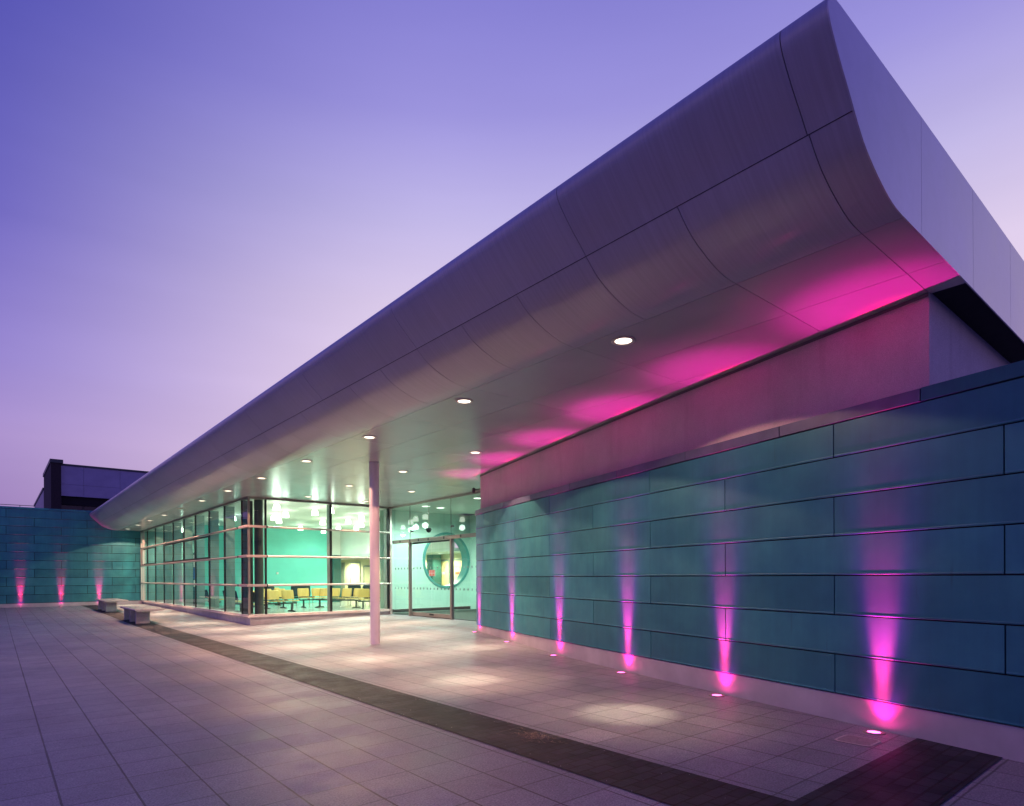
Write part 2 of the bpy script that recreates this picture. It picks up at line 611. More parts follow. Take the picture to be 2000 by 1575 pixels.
def shrink(P, d0, d1):
    """trim the two ends of a polyline a little so a joint opens between panels"""
    P = list(P)
    def cut(P, d):
        (x0, z0), (x1, z1) = P[0], P[1]
        l = hypot(x1 - x0, z1 - z0)
        t = d / l
        P[0] = (x0 + (x1 - x0) * t, z0 + (z1 - z0) * t)
        return P
    P = cut(P, d0)
    P = cut(P[::-1], d1)[::-1]
    return P


def inset(P, d):
    out = []
    for i, (x, z) in enumerate(P):
        a, c = P[max(i - 1, 0)], P[min(i + 1, len(P) - 1)]
        tx, tz = c[0] - a[0], c[1] - a[1]
        l = hypot(tx, tz)
        out.append((x + tz / l * d, z - tx / l * d))   # towards the inside of the canopy
    return out


cn = thing('canopy', 'huge sweeping metal roof canopy with rounded nose and flat soffit', 'canopy', (4.8, 1.51, 3.92))
L = tuple(cn.location)


def panels(P, joints, name, gap=.003):
    b = MB()
    Pi = inset(P, .012)
    for y0, y1 in zip(joints, joints[1:]):
        y0, y1 = y0 + gap, y1 - gap
        A = [b.bm.verts.new((x, y0, z)) for x, z in P]
        B = [b.bm.verts.new((x, y1, z)) for x, z in P]
        A2 = [b.bm.verts.new((x, y0, z)) for x, z in Pi]
        B2 = [b.bm.verts.new((x, y1, z)) for x, z in Pi]
        for i in range(len(P) - 1):
            b.bm.faces.new((A[i], B[i], B[i + 1], A[i + 1]))
            b.bm.faces.new((A[i], A[i + 1], A2[i + 1], A2[i]))
            b.bm.faces.new((B[i + 1], B[i], B2[i], B2[i + 1]))
        b.bm.faces.new((A[0], A2[0], B2[0], B[0]))
        b.bm.faces.new((A[-1], B[-1], B2[-1], A2[-1]))
    return b.build(name, MAT['fascia'], cn, L, smooth=True)


ju = [YE, 1.785] + [3.71 + 2.83 * k for k in range(12)]
ju = [y for y in ju if y < YF - .5] + [YF]
jl = [YE, 1.775] + [2.765 + .945 * k for k in range(40)]
jl = [y for y in jl if y < YF - .3] + [YF]
panels(shrink(up, .004, .0), ju, 'upper_fascia')
panels(shrink(low, .003, .003), jl, 'lower_fascia', .003)
# dark backing behind the joints
b = MB()
full = inset(low + up[1:], .014)
for (x0, z0), (x1, z1) in zip(full, full[1:]):
    b.quad((x0, YE + .01, z0), (x0, YF - .01, z0), (x1, YF - .01, z1), (x1, YE + .01, z1))
b.build('joint_backing', MAT['joint'], cn, L)
# soffit panels
b = MB()
XS = [4.83 + .935 * k for k in range(12)]
YS = [YE, 1.775] + [2.765 + 1.875 * k for k in range(19)]
YS = [y for y in YS if y < YF - .3] + [YF]
for i in range(len(XS) - 1):
    for j in range(len(YS) - 1):
        x0, x1, y0, y1 = XS[i], XS[i + 1], YS[j], YS[j + 1]
        if x0 > 11.5 or (x0 > 6.8 and y0 > 19.6) or x0 > wx(y1) + .6:
            continue
        if j == 0:
            if x0 >= 6.3:
                continue
            if x1 > 6.3:
                x1 = 6.33
        g = .0025
        b.box(x0 + g, x1 - g, y0 + g, y1 - g, 3.920, 3.932)
b.build('soffit', MAT['soffit'], cn, L)
b = MB()
b.quad((4.82, YE + .02, 3.936), (11.9, YE + .02, 3.936), (11.9, YF, 3.936), (4.82, YF, 3.936))
b.build('soffit_backing', MAT['void'], cn, L)
b = MB()
b.quad((6.335, YE + .005, 3.955), (17, YE + .005, 3.955), (17, 1.80, 3.955), (6.335, 1.80, 3.955))
b.quad((6.335, YE + .005, 3.92), (6.335, 1.80, 3.92), (6.335, 1.80, 3.955), (6.335, YE + .005, 3.955))
b.build('inner_soffit', MAT['deepblue'], cn, L)
# flat end face
b = MB()
bot = low + up[1:]
top_z = lambda x: min(4.79, 4.775 + (x - 3.8) * .01)
cuts = [3.632, 5.19, 6.52, 7.85, 9.2, 10.6, 12.2, 14.5, 17.0]
edge = sorted([(x, z) for x, z in bot])
lowc = [p for p in low[::-1]]                      # from x 3.99 to 4.83
upc = [p for p in up if p[1] <= 4.69]              # nose lower half, x falling to 3.632
upt = [p for p in up if p[1] > 4.69]
poly0 = upt[::-1] + upc[::-1] + lowc[1:] + [(cuts[1] - .002, 3.92), (cuts[1] - .002, top_z(cuts[1]))]
poly0 = [p for i, p in enumerate(poly0) if i == 0 or hypot(p[0] - poly0[i - 1][0], p[1] - poly0[i - 1][1]) > 1e-5]
b.prism(poly0, lambda x, z, t: (x, t, z), YE - .006, YE + .004)
for x0, x1 in zip(cuts[1:], cuts[2:]):
    b.prism([(x0 + .003, 3.92), (x1 - .003, 3.92), (x1 - .003, top_z(x1)), (x0 + .003, top_z(x0))], lambda x, z, t: (x, t, z), YE - .006, YE + .004)
b.build('end_panel', MAT['endpanel'], cn, L)
b = MB()
b.quad((3.80, YE, 4.772), (17, YE, 4.788), (17, YF, 4.788), (3.80, YF, 4.772))
b.quad((17, YE, 3.92), (17, YF, 3.92), (17, YF, 4.788), (17, YE, 4.788))
b.build('roof_sheet', MAT['endpanel'], cn, L)

# ------------------------------------------------------------------ column
cx, cy = 6.262, 12.04
t = thing('column', 'slim round white column standing alone under the canopy', 'column', (cx, cy, 0))
MB().lathe([(.104, -.05), (.104, 3.40)], n=40, cap0=True, cap1=True).build('shaft', MAT['column'], t, smooth=True)
MB().lathe([(.1048, 3.402), (.1048, 3.919)], n=40, cap0=True, cap1=True).build('upper_shaft', MAT['column'], t, smooth=True)  # plain shaft; the downlight cutoff edge is put into this split
MB().lathe([(.112, -.02), (.112, .006), (.104, .008)], n=40).build('base_collar', MAT['sleeve'], t, smooth=True)

# ------------------------------------------------------------------ far copper wall
fw = thing('copper_wall', 'tall flat teal copper wall closing the far end of the courtyard', 'wall', (2, 37.2, .1))
L = tuple(fw.location)
YW = 37.15
MB().box(-12, 6.1, YW + .02, YW + .4, .3, 4.74).build('backing', MAT['void'], fw, L)
b = MB()
zf = [.31 + .405 * k for k in range(12)]
jA = [-12 + .26] + [.41 - 2.085 * 5 + 2.085 * k for k in range(8)]
for k in range(11):
    off = .41 if k % 2 == 0 else 1.45
    xs_ = sorted([off + 2.085 * q for q in range(-6, 3)])
    xs_ = [-12] + [x for x in xs_ if -11.9 < x < 5.9] + [6.0]
    for x0, x1 in zip(xs_, xs_[1:]):
        jit = random.uniform(-.001, .001)
        b.prism([(YW - .001 + jit, zf[k] + .004), (YW - .008 + jit, zf[k] + .018), (YW - .008 + jit, zf[k] + .026), (YW - .003 + jit, zf[k] + .036), (YW - .001 + jit, zf[k + 1] - .012), (YW + .018, zf[k + 1] - .012), (YW + .018, zf[k] + .006)],
                lambda y, z, t_: (t_, y, z), x0 + .009, x1 - .009)
b.build('cladding', MAT['copper'], fw, L)
MB().box(-12, 6.05, YW + .01, YW + .4, -.2, .302).build('plinth', MAT['plinth'], fw, L)
b = MB()
for k in range(9):
    b.box(-12 + 2 * k + .003, -12 + 2 * k + 1.997, YW - .03, YW + .43, 4.765, 4.86)
b.build('coping', MAT['copper'], fw, L)

t = thing('handrail', 'thin dark roof handrail above the far copper wall', 'railing', (0, 38.4, 4.7))
L = tuple(t.location)
MB().tube((-8, 38.4, 5.04), (1.55, 38.4, 5.06), .014).build('rail', MAT['dark'], t, L)
for x in (-7.0, -5.0, -3.0, -1.0, .95):
    MB().tube((x, 38.4, 4.4), (x, 38.4, 5.045), .013).build('post', MAT['dark'], t, L)

# ------------------------------------------------------------------ building behind
t = thing('background_building', 'dark brick block with blue-grey cladding panels rising behind the far wall', 'building', (3, 46, 0))
L = tuple(t.location)
MB().box(2.60, 3.10, 46.0, 53.0, 0, 8.45).build('brick_tower', MAT['brick'], t, L)
MB().box(2.55, 3.20, 45.93, 53.05, 8.45, 8.66).build('parapet_cap', MAT['dark'], t, L)
b = MB()
for x0, x1 in ((3.105, 4.24), (4.25, 6.16), (6.17, 8.1), (8.11, 10.2), (10.21, 14)):
    b.box(x0, x1, 46.25, 46.4, 7.24, 8.36)
    b.box(x0, x1, 46.25, 46.4, 6.52, 7.23)
b.build('cladding_panel', MAT['bluepanel'], t, L)
MB().box(3.105, 14, 46.18, 53, 8.365, 8.47).build('roof_edge', MAT['dark'], t, L)
MB().box(3.11, 14, 46.42, 53, 6.0, 8.36).build('wall', MAT['void'], t, L)
b = MB()
MB().box(3.11, 14, 46.6, 53, 0, 6.51).build('window_band', MAT['darkwin'], t, L)
for x in (4.25, 6.2, 8.2, 10.2):
    MB().box(x - .04, x + .04, 46.54, 46.598, 0, 6.5).build('mullion', MAT['black'], t, L)
t = thing('low_annex', 'pale low annex running back beside the dark brick block', 'building', (2.6, 57, 0))
L = tuple(t.location)
MB().box(2.60, 9, 53.2, 66, 0, 7.6).build('wall', MAT['whitepanel'], t, L)
MB().box(2.54, 9.05, 53.2, 66.1, 7.6, 7.75).build('roof_edge', MAT['dark'], t, L)

# ------------------------------------------------------------------ glazed front
XG, YG = 5.88, 19.40
gf = thing('glazed_facade', 'green tinted glass curtain wall of the waiting room with aluminium transoms', 'glazed wall', (XG, YG, 0))
L = tuple(gf.location)
ZS, ZT = .325, 3.86
TR = [1.217, 2.11, 3.015]
MY = [37.08, 35.56, 33.54, 31.62, 29.72, 27.75, 25.87, 23.89, 21.97, 20.07]
MX = [6.40, 8.51, 10.62]
# stepped base: plinth, sill
b = MB()
b.prism([(XG + .06, YF), (XG + .06, YG + .06), (10.78, YG + .06), (10.78, YG + .3), (XG + .3, YG + .3), (XG + .3, YF)], lambda x, y, t_: (x, y, t_), -.1, .238)
b.build('plinth', MAT['sill'], gf, L)
b = MB()
b.prism([(XG - .03, YF), (XG - .03, YG - .03), (10.76, YG - .03), (10.76, YG + .3), (XG + .3, YG + .3), (XG + .3, YF)], lambda x, y, t_: (x, y, t_), .24, .278)
b.prism([(XG - .005, YF), (XG - .005, YG - .005), (10.75, YG - .005), (10.75, YG + .28), (XG + .28, YG + .28), (XG + .28, YF)], lambda x, y, t_: (x, y, t_), .2785, ZS)
b.build('sill', MAT['sill'], gf, L, bevel=.006)
b = MB()
b.prism([(XG - .03, YF), (XG - .03, YG - .03), (10.78, YG - .03), (10.78, YG + .09), (XG + .09, YG + .09), (XG + .09, YF)], lambda x, y, t_: (x, y, t_), ZT, 3.917)
b.build('head_frame', MAT['steel'], gf, L)
for y in MY:
    MB().box(XG - .004, XG + .045, y - .03, y + .03, ZS, ZT).build('mullion', MAT['black'], gf, L)
    MB().box(XG + .05, XG + .33, y - .04, y + .04, ZS, ZT).build('fin', MAT['fin'] if y > 20.5 else MAT['dark'], gf, L)
for x in MX:
    MB().box(x - .028, x + .028, YG - .004, YG + .045, ZS, ZT).build('mullion', MAT['black'], gf, L)
    if x > 7:
        MB().box(x - .04, x + .04, YG + .05, YG + .25, ZS, ZT).build('fin', MAT['fin'], gf, L)
MB().box(XG - .006, XG + .05, YG - .006, YG + .05, ZS, ZT).build('corner_post', MAT['steel'], gf, L)
MB().box(10.67, 10.75, YG - .03, YG + .07, .13, ZT).build('end_post', MAT['alu'], gf, L)
MB().box(XG - .05, XG + .02, 37.0, 37.06, ZS, ZT).build('end_post', MAT['alu'], gf, L)
MB().box(XG - .05, XG + .02, 36.5, 36.56, ZS, ZT).build('end_post', MAT['alu'], gf, L)
ysplit = [YG + .05] + sorted(MY)
zsplit = [ZS] + TR + [ZT]
for y0, y1 in zip(ysplit, ysplit[1:]):
    for z0, z1 in zip(zsplit, zsplit[1:]):
        b = MB()
        b.quad((XG + .012, y0, z0), (XG + .012, y1, z0), (XG + .012, y1, z1), (XG + .012, y0, z1))
        b.build('pane', MAT['glass'], gf, L)
xsplit = [XG + .05] + MX
for x0, x1 in zip(xsplit, xsplit[1:]):
    for z0, z1 in zip(zsplit, zsplit[1:]):
        b = MB()
        b.quad((x0, YG + .012, z0), (x1, YG + .012, z0), (x1, YG + .012, z1), (x0, YG + .012, z1))
        b.build('pane', MAT['glass_front'], gf, L)
# opening lights with heavier black frames
for y0, y1 in ((33.54, 35.56), (35.56, 37.0), (29.72, 31.62), (27.75, 29.72), (25.87, 27.75), (23.89, 25.87)):
    b = MB()
    z0, z1 = 2.15, 2.97
    for bx in ((y0, y1, z0, z0 + .055), (y0, y1, z1 - .055, z1), (y0, y0 + .055, z0 + .055, z1 - .055), (y1 - .055, y1, z0 + .055, z1 - .055)):
        b.box(XG - .012, XG + .008, *bx)
    b.build('casement_frame', MAT['black'], gf, L)
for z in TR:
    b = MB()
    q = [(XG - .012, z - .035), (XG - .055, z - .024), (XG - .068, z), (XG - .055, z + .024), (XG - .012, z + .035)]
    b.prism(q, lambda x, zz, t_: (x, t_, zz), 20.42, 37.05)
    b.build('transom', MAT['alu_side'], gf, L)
    b = MB()
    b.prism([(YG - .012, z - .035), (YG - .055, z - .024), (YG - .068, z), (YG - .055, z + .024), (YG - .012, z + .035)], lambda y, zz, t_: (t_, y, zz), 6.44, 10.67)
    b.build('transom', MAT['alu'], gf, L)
    b = MB()
    b.prism([(XG - .07, 20.16), (XG - .07, YG - .07), (6.40, YG - .07), (6.40, YG - .012), (XG - .012, YG - .012), (XG - .012, 20.16)], lambda x, y, t_: (x, y, t_), z - .038, z + .038)
    o = b.build('transom', MAT['alu_pink'], gf, L, bevel=.008)
    o['label'] = 'pinkish transom piece wrapping the glass corner'
    MB().box(6.402, 6.438, YG - .06, YG - .012, z - .036, z + .036).build('end_cap', MAT['black'], gf, L)
    b = MB()
    b.prism([(XG - .072, 20.165), (XG - .012, 20.165), (XG - .012, 20.415), (XG - .030, 20.415)], lambda x, y, t_: (x, y, t_), z - .03, z + .03)
    b.build('end_cap', MAT['black'], gf, L)

# ------------------------------------------------------------------ glass entrance
XD = 10.75
en = thing('glass_entrance', 'frameless glass entrance screen with a pair of sliding doors', 'entrance', (XD, 16.9, .13))
L = tuple(en.location)
ZH0, ZH1 = 2.61, 2.72
def pane(name, y0, y1, z0, z1, x=XD, parent=en, mat='glass_door'):
    b = MB()
    b.quad((x, y0, z0), (x, y1, z0), (x, y1, z1), (x, y0, z1))
    return b.build(name, MAT[mat], parent, L)


pane('fixed_pane', 18.16, 19.36, .14, ZH0)
pane('fixed_pane', 12.4, 15.62, .14, ZH0)
for y0, y1 in ((12.4, 15.685), (15.695, 18.125), (18.135, 19.36)):
    pane('upper_pane', y0, y1, ZH1, 3.87)
for y in (15.69, 18.13):
    MB().box(XD - .006, XD + .006, y - .006, y + .006, ZH1, 3.87).build('glass_joint', MAT['dark'], en, L)
for y, z in ((18.02, 2.98), (15.62, 3.0)):
    MB().box(XD - .02, XD + .02, y - .07, y + .07, z - .03, z + .03).build('glass_clamp', MAT['dark'], en, L)
tr = MB().box(XD - .06, XD + .06, 12.4, 19.25, ZH0, ZH1).build('door_track', MAT['steel'], en, L, bevel=.004)
for y in (14.2, 15.1, 16.0, 16.9, 17.5, 18.05, 18.7, 19.2):
    MB().box(XD - .066, XD - .061, y - .035, y + .035, ZH0 + .015, ZH1 - .015).build('track_cover', MAT['dark'], tr, L)
MB().box(XD - .05, XD + .05, 18.10, 18.17, .13, ZH0).build('post', MAT['steel'], en, L)
MB().box(XD - .05, XD + .05, 15.62, 15.70, .13, ZH0).build('post', MAT['steel'], en, L)
MB().box(XD - .025, XD + .025, 12.4, 19.36, 3.86, 3.919).build('head_trim', MAT['steel'], en, L)
for k, (y0, y1) in enumerate(((15.72, 16.895), (16.905, 18.08))):
    d = MB().box(XD + .05, XD + .075, y0, y1, .15, .27).build('door_leaf', MAT['steel'], en, L)
    pane('door_glass', y0 + .005, y1 - .005, .27, 2.55, XD + .0625, d)
    MB().box(XD + .05, XD + .075, y0, y1, 2.55, 2.605).build('top_rail', MAT['dark'], d, L)
    MB().box(XD + .04, XD + .049, (y0 if k else y1 - .12), (y0 + .12 if k else y1), .2, .25).build('lock', MAT['black'], d, L)
for z in (1.735, 1.065):
    y = 14.2
    while y < 19.3:
        if not (15.55 < y < 15.78 or 18.02 < y < 18.25):
            n = 10
            b = MB()
            b.bm.faces.new([b.bm.verts.new((XD - .004, y + .030 * cos(2 * pi * i / n), z + .042 * sin(2 * pi * i / n))) for i in range(n)])
            b.build('safety_dot', MAT['dot'], en, L)
        y += .205
b = MB().box(XD + .035, XD + .039, 16.66, 17.02, 1.47, 1.67)
sg = b.build('notice', MAT['sign_white'], en, L)
b = MB()
for z, w in ((1.64, .12), (1.60, .14), (1.535, .10), (1.50, .13)):
    for s_ in (-1, 1):
        b.box(XD + .031, XD + .034, 16.84 + s_ * .085 - w / 2, 16.84 + s_ * .085 + w / 2, z - .012, z + .012)
b.build('notice_print', MAT['sign_red'], sg, L)

# ------------------------------------------------------------------ interior shell
def slab(name, x0, x1, y0, y1, z0, z1, mat, label=None, cat=None):
    o = MB().box(x0, x1, y0, y1, z0, z1).build(name, MAT[mat])
    if label:
        tag(o, label, cat)
    else:
        o['kind'] = 'structure'
    return o


slab('interior_floor', 5.96, 18, 19.70, 37.1, -.2, .152, 'floor')
slab('lobby_floor', 10.83, 15, 12.6, 19.66, -.2, .150, 'mat')
slab('interior_ceiling', 5.98, 14.0, 19.50, 37.1, 3.90, 3.916, 'ceil')
slab('lobby_ceiling', 10.80, 15, 12.6, 19.46, 3.895, 3.915, 'ceil')
slab('corridor_ceiling', 14.02, 16.4, 20.42, 36.8, 2.47, 2.60, 'ceil')
slab('interior_wall', 7.2, 13.55, 30.8, 31.0, .153, 3.899, 'turq', 'turquoise painted back wall of the waiting room', 'interior wall')
tag(MB().prism([(14.01, 20.40), (14.15, 20.40), (14.15, 31.3), (13.56, 31.3), (13.56, 30.79), (14.01, 30.79)], lambda x, y, t_: (x, y, t_), 2.605, 3.99).build('interior_wall', MAT['white']),
    'white bulkhead wall above the corridor opening', 'interior wall')
slab('interior_wall', 15.6, 15.75, 20.4, 36.8, .153, 2.469, 'palecream', 'pale cream corridor wall holding the doors', 'interior wall')
slab('interior_wall', 13.60, 16.6, 36.81, 37.0, .153, 3.89, 'white', 'white end wall at the back of the corridor', 'interior wall')
slab('interior_wall', 5.96, 13.5, 37.101, 37.145, .153, 3.899, 'sage', 'sage green end wall behind the last glass bays', 'interior wall')
slab('interior_wall', 9.5, 9.6, 31.001, 37.1, .153, 3.899, 'sage', 'sage green side wall behind the turquoise wall', 'interior wall')
slab('interior_wall', 14.6, 14.75, 12.6, 20.0, .151, 3.894, 'mint', 'mint side wall of the entrance lobby', 'interior wall')
slab('pillar', 13.56, 14.005, 30.7, 31.3, .153, 2.6, 'deepgreen', 'dark green pillar at the corner of turquoise wall and corridor', 'pillar')
slab('pillar', 15.0, 15.45, 23.35, 23.85, .153, 2.44, 'deepgreen', 'dark green pillar seen through the round window', 'pillar')

# lobby wall with the round window
lw = thing('lobby_wall', 'mint lobby wall pierced by a big round window', 'interior wall', (13.45, 20, .15))
L = tuple(lw.location)
CXp, CZp, RP = 13.49, 2.08, 1.04
x0, x1, z0, z1 = 10.80, 15.6, .152, 3.894
angs = sorted([2 * pi * i / 72 for i in range(72)] + [math.atan2(z - CZp, x - CXp) % (2 * pi) for x in (x0, x1) for z in (z0, z1)])
b = MB()
def rb(a):
    c, s_ = cos(a), sin(a)
    t_ = 1e9
    if c > 1e-9: t_ = min(t_, (x1 - CXp) / c)
    if c < -1e-9: t_ = min(t_, (x0 - CXp) / c)
    if s_ > 1e-9: t_ = min(t_, (z1 - CZp) / s_)
    if s_ < -1e-9: t_ = min(t_, (z0 - CZp) / s_)
    return CXp + c * t_, CZp + s_ * t_
for i in range(len(angs)):
    a, c = angs[i], angs[(i + 1) % len(angs)]
    pa, pc = rb(a), rb(c)
    ia, ic = (CXp + RP * cos(a), CZp + RP * sin(a)), (CXp + RP * cos(c), CZp + RP * sin(c))
    if hypot(pa[0] - pc[0], pa[1] - pc[1]) < 1e-6:
        continue
    for Y in (20.0, 20.36):
        b.quad((ia[0], Y, ia[1]), (ic[0], Y, ic[1]), (pc[0], Y, pc[1]), (pa[0], Y, pa[1]))
b.build('wall_panel', MAT['mint'], lw, L)
b = MB()
n = 72
R0, R1 = RP - .045, RP + .055
for i in range(n):
    a, c = 2 * pi * i / n, 2 * pi * (i + 1) / n
    P = lambda r, a_, Y: (CXp + r * cos(a_), Y, CZp + r * sin(a_))
    b.quad(P(R0, a, 19.97), P(R0, c, 19.97), P(R1, c, 19.97), P(R1, a, 19.97))
    b.quad(P(R1, a, 19.97), P(R1, c, 19.97), P(R1, c, 20.0), P(R1, a, 20.0))
    b.quad(P(R0, a, 19.97), P(R0, c, 19.97), P(R0, c, 20.39), P(R0, a, 20.39))
    b.quad(P(R0, a, 20.39), P(R0, c, 20.39), P(R1, c, 20.39), P(R1, a, 20.39))
b.build('window_ring', MAT['ring'], lw, L, smooth=True)
MB().box(10.80, 14.6, 19.975, 19.998, .152, .262).build('skirting', MAT['black'], lw, L)

# corridor doors
def door(y0, y1, ztop, label, mat='cream', sign=None, x=15.6):
    t = thing('interior_door', label, 'door', (x, (y0 + y1) / 2, .153))
    L = tuple(t.location)
    b = MB()
    for bx in ((y0 - .09, y0, .153, ztop + .09), (y1, y1 + .09, .153, ztop + .09), (y0, y1, ztop, ztop + .09)):
        b.box(x - .03, x - .002, *bx)
    b.build('door_frame', MAT['greenpaint'], t, L)
    MB().box(x - .018, x - .003, y0 + .004, y1 - .004, .16, ztop - .004).build('door_panel', MAT[mat], t, L)
    MB().tube((x - .06, y0 + .1, 1.05), (x - .06, y0 + .22, 1.05), .011).build('handle', MAT['steel'], t, L)
    if sign:
        MB().box(x - .024, x - .0185, (y0 + y1) / 2 - .2, (y0 + y1) / 2 + .2, 1.55, 1.66).build('door_sign', MAT[sign], t, L)


door(22.98, 23.95, 2.14, 'yellow door with a white sign, seen through the round window', 'cream', 'sign_white')
door(21.85, 22.60, 2.14, 'yellow door with a red sign, right of the other in the round window', 'cream', 'sign_red')
door(31.75, 32.85, 2.22, 'pale cream door beside the dark green corner pillar', 'palecream')
door(30.45, 31.2, 2.0, 'low cream door just left of the white column', 'palecream')
door(33.75, 34.4, 2.22, 'narrow grey-green door at the far left of the corridor', 'greenpaint')
door(27.2, 28.3, 2.36, 'dark doorway panel seen just right of the white column', 'deepgreen')

# round structural column inside the glass corner
t = thing('interior_column', 'dark grey round column just inside the glass corner', 'column', (6.36, 19.93, .15))
MB().lathe([(.135, 0), (.135, 3.745)], n=32, cap0=True, cap1=True).build('shaft', MAT['dark'], t, smooth=True)
MB().lathe([(.15, 0), (.15, .05), (.135, .06)], n=32).build('base_collar', MAT['black'], t, smooth=True)

# notice board at the left end of the turquoise wall
t = thing('notice_board', 'tall dark notice board with blue posters at the end of the turquoise wall', 'notice board', (7.0, 30.5, .15))
L = tuple(t.location)
MB().box(6.80, 7.19, 30.50, 30.56, .153, 2.6).build('board', MAT['navy'], t, L)
for z0, z1, m in ((1.95, 2.5, 'sign_white'), (1.42, 1.9, 'sign_blue'), (1.06, 1.36, 'sign_white')):
    MB().box(6.86, 7.12, 30.492, 30.499, z0, z1).build('poster', MAT[m], t, L)
o = MB().box(10.66, 10.76, 30.77, 30.799, 1.62, 1.72).build('wall_thermostat', MAT['white'])
tag(o, 'small white control box on the turquoise wall', 'control box')

# ------------------------------------------------------------------ beam seating
def seat_shape(b, x, w, prof, th):
    """a bent sheet of ply: profile (y,z), width w, thin"""
    A = [[b.bm.verts.new((x + sx * w * k, y, z)) for (y, z), k in zip(prof, [1 - .10 * (abs(i - (len(prof) - 1) / 2) / ((len(prof) - 1) / 2)) ** 4 for i in range(len(prof))])] for sx in (-.5, -.25, 0, .25, .5)]
    for P, Q in zip(A, A[1:]):
        for i in range(len(prof) - 1):
            b.bm.faces.new((P[i], Q[i], Q[i + 1], P[i + 1]))


def make_seat(nm, n, label, loc, rz, backmat='wood'):
    t = thing('beam_seat', label, 'bench seat', loc, 'waiting room beam seats', rz)
    W = .60
    xs_ = [(i - (n - 1) / 2) * W for i in range(n)]
    MB().box(xs_[0] - .25, xs_[-1] + .25, -.03, .03, .30, .35).build('beam', MAT['dark'], t)
    for x in ((xs_[0] - .05, xs_[-1] + .05) if n > 1 else (xs_[0],)):
        b = MB().box(x - .03, x + .03, -.025, .025, .03, .30)
        b.prism([(-.27, 0), (-.27, .025), (-.2, .05), (.2, .05), (.27, .025), (.27, 0)], lambda y, z, q: (q, y, z), x - .028, x + .028)
        b.build('leg', MAT['dark'], t)
    for x in xs_:
        b = MB()
        seat_shape(b, x, .49, [(-.25, .41), (-.23, .435), (-.15, .435), (-.02, .42), (.12, .405), (.19, .41)], .012)
        o = b.build('seat', MAT['wood'], t, smooth=True)
        m = o.modifiers.new('thick', 'SOLIDIFY'); m.thickness = .014
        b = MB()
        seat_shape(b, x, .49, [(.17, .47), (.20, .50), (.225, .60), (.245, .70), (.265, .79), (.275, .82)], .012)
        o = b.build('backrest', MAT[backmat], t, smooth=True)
        m = o.modifiers.new('thick', 'SOLIDIFY'); m.thickness = .014
        for s_ in (-.2, .2):
            b = MB()
            b.prism([(0, .345), (.215, .345), (.215, .52), (.19, .52), (.19, .372), (0, .372)], lambda y, z, q: (q, y, z), x + s_ - .012, x + s_ + .012)
            b.build('bracket', MAT['steel'], t)
    return t


FZ = .153
make_seat('a', 3, 'three wooden beam seats nearest the front glass, behind the corner column', (8.05, 23.35, FZ), radians(8))
make_seat('b', 2, 'pair of wooden beam seats behind the nearest row', (9.05, 26.3, FZ), radians(4))
make_seat('c', 2, 'pair of wooden beam seats in front of the middle glass mullion', (10.55, 26.1, FZ), radians(-6))
make_seat('d', 4, 'row of four wooden beam seats turned sideways right of the mullion', (11.2, 24.9, FZ), radians(-62))
make_seat('e', 3, 'three wooden beam seats partly hidden by the white column', (11.95, 22.6, FZ), radians(-20))
make_seat('i', 2, 'pair of wooden beam seats farthest back before the turquoise wall', (9.9, 29.3, FZ), radians(10))
make_seat('f', 2, 'pair of wooden beam seats, backs coloured dark for shade, seen through the side glass', (6.95, 24.4, FZ), radians(100), 'navy')  # wooden backs; the shade on their rear is put into the colour
make_seat('g', 2, 'wooden beam seats, backs coloured dark for shade, deeper inside behind the side glass', (6.9, 27.2, FZ), radians(100), 'navy')
make_seat('h', 1, 'single wooden seat, back coloured dark for shade, just inside the glass corner', (6.75, 21.4, FZ), radians(110), 'navy')


def armchair(label, loc, rz):
    t = thing('armchair', label, 'armchair', loc, None, rz)
    b = MB()
    seat_shape(b, 0, .9, [(-.30, .38), (-.28, .42), (-.1, .42), (.15, .40), (.2, .40)], .05)
    o = b.build('seat', MAT['navy'], t, smooth=True)
    m = o.modifiers.new('thick', 'SOLIDIFY'); m.thickness = .07
    b = MB()
    seat_shape(b, 0, .9, [(.18, .42), (.26, .55), (.31, .72), (.30, .88), (.26, .95)], .05)
    o = b.build('backrest', MAT['navy'], t, smooth=True)
    m = o.modifiers.new('thick', 'SOLIDIFY'); m.thickness = .06
    for x in (-.38, .38):
        for y in (-.22, .2):
            MB().tube((x, y, 0), (x, y, .38), .014).build('leg', MAT['steel'], t)


armchair('dark navy seat behind the middle pair of wooden seats', (10.9, 28.0, FZ), radians(0))
armchair('dark navy high-backed seat turned sideways near the corridor doors', (12.2, 25.9, FZ), radians(-80))
armchair('dark navy seat behind the white column', (13.0, 25.0, FZ), radians(0))
armchair('dark navy seat in front of the turquoise wall near the corner column', (9.6, 28.6, FZ), radians(20))

# ------------------------------------------------------------------ pendants and ceiling lights inside
pts = [(7.05, 20.3), (8.13, 22.49), (8.20, 23.92), (8.81, 25.11), (8.69, 21.17), (10.50, 24.77), (10.89, 28.22), (8.85, 20.2), (11.14, 23.71),
       (10.87, 21.96), (12.38, 25.02), (12.30, 27.22), (12.5, 29.4), (12.9, 26.6), (7.07, 27.57), (7.03, 25.04), (6.87, 32.65)]  # two lamps by the white bulkhead are added to brighten it
pend = thing('pendant_lamp', '', 'pendant lamp', (0, 0, 3.9))
MB().lathe([(.05, -.05), (.085, -.07), (.105, -.12), (.118, -.24), (.112, -.25)], n=20, cap0=True, cap1=True).build('lamp_shade', MAT['pend'], pend, smooth=True)
MB().lathe([(.03, 0), (.03, -.05)], n=12, cap0=True, cap1=True).build('stem', MAT['white'], pend)
order = sorted(range(len(pts)), key=lambda i: pts[i][0] / pts[i][1])
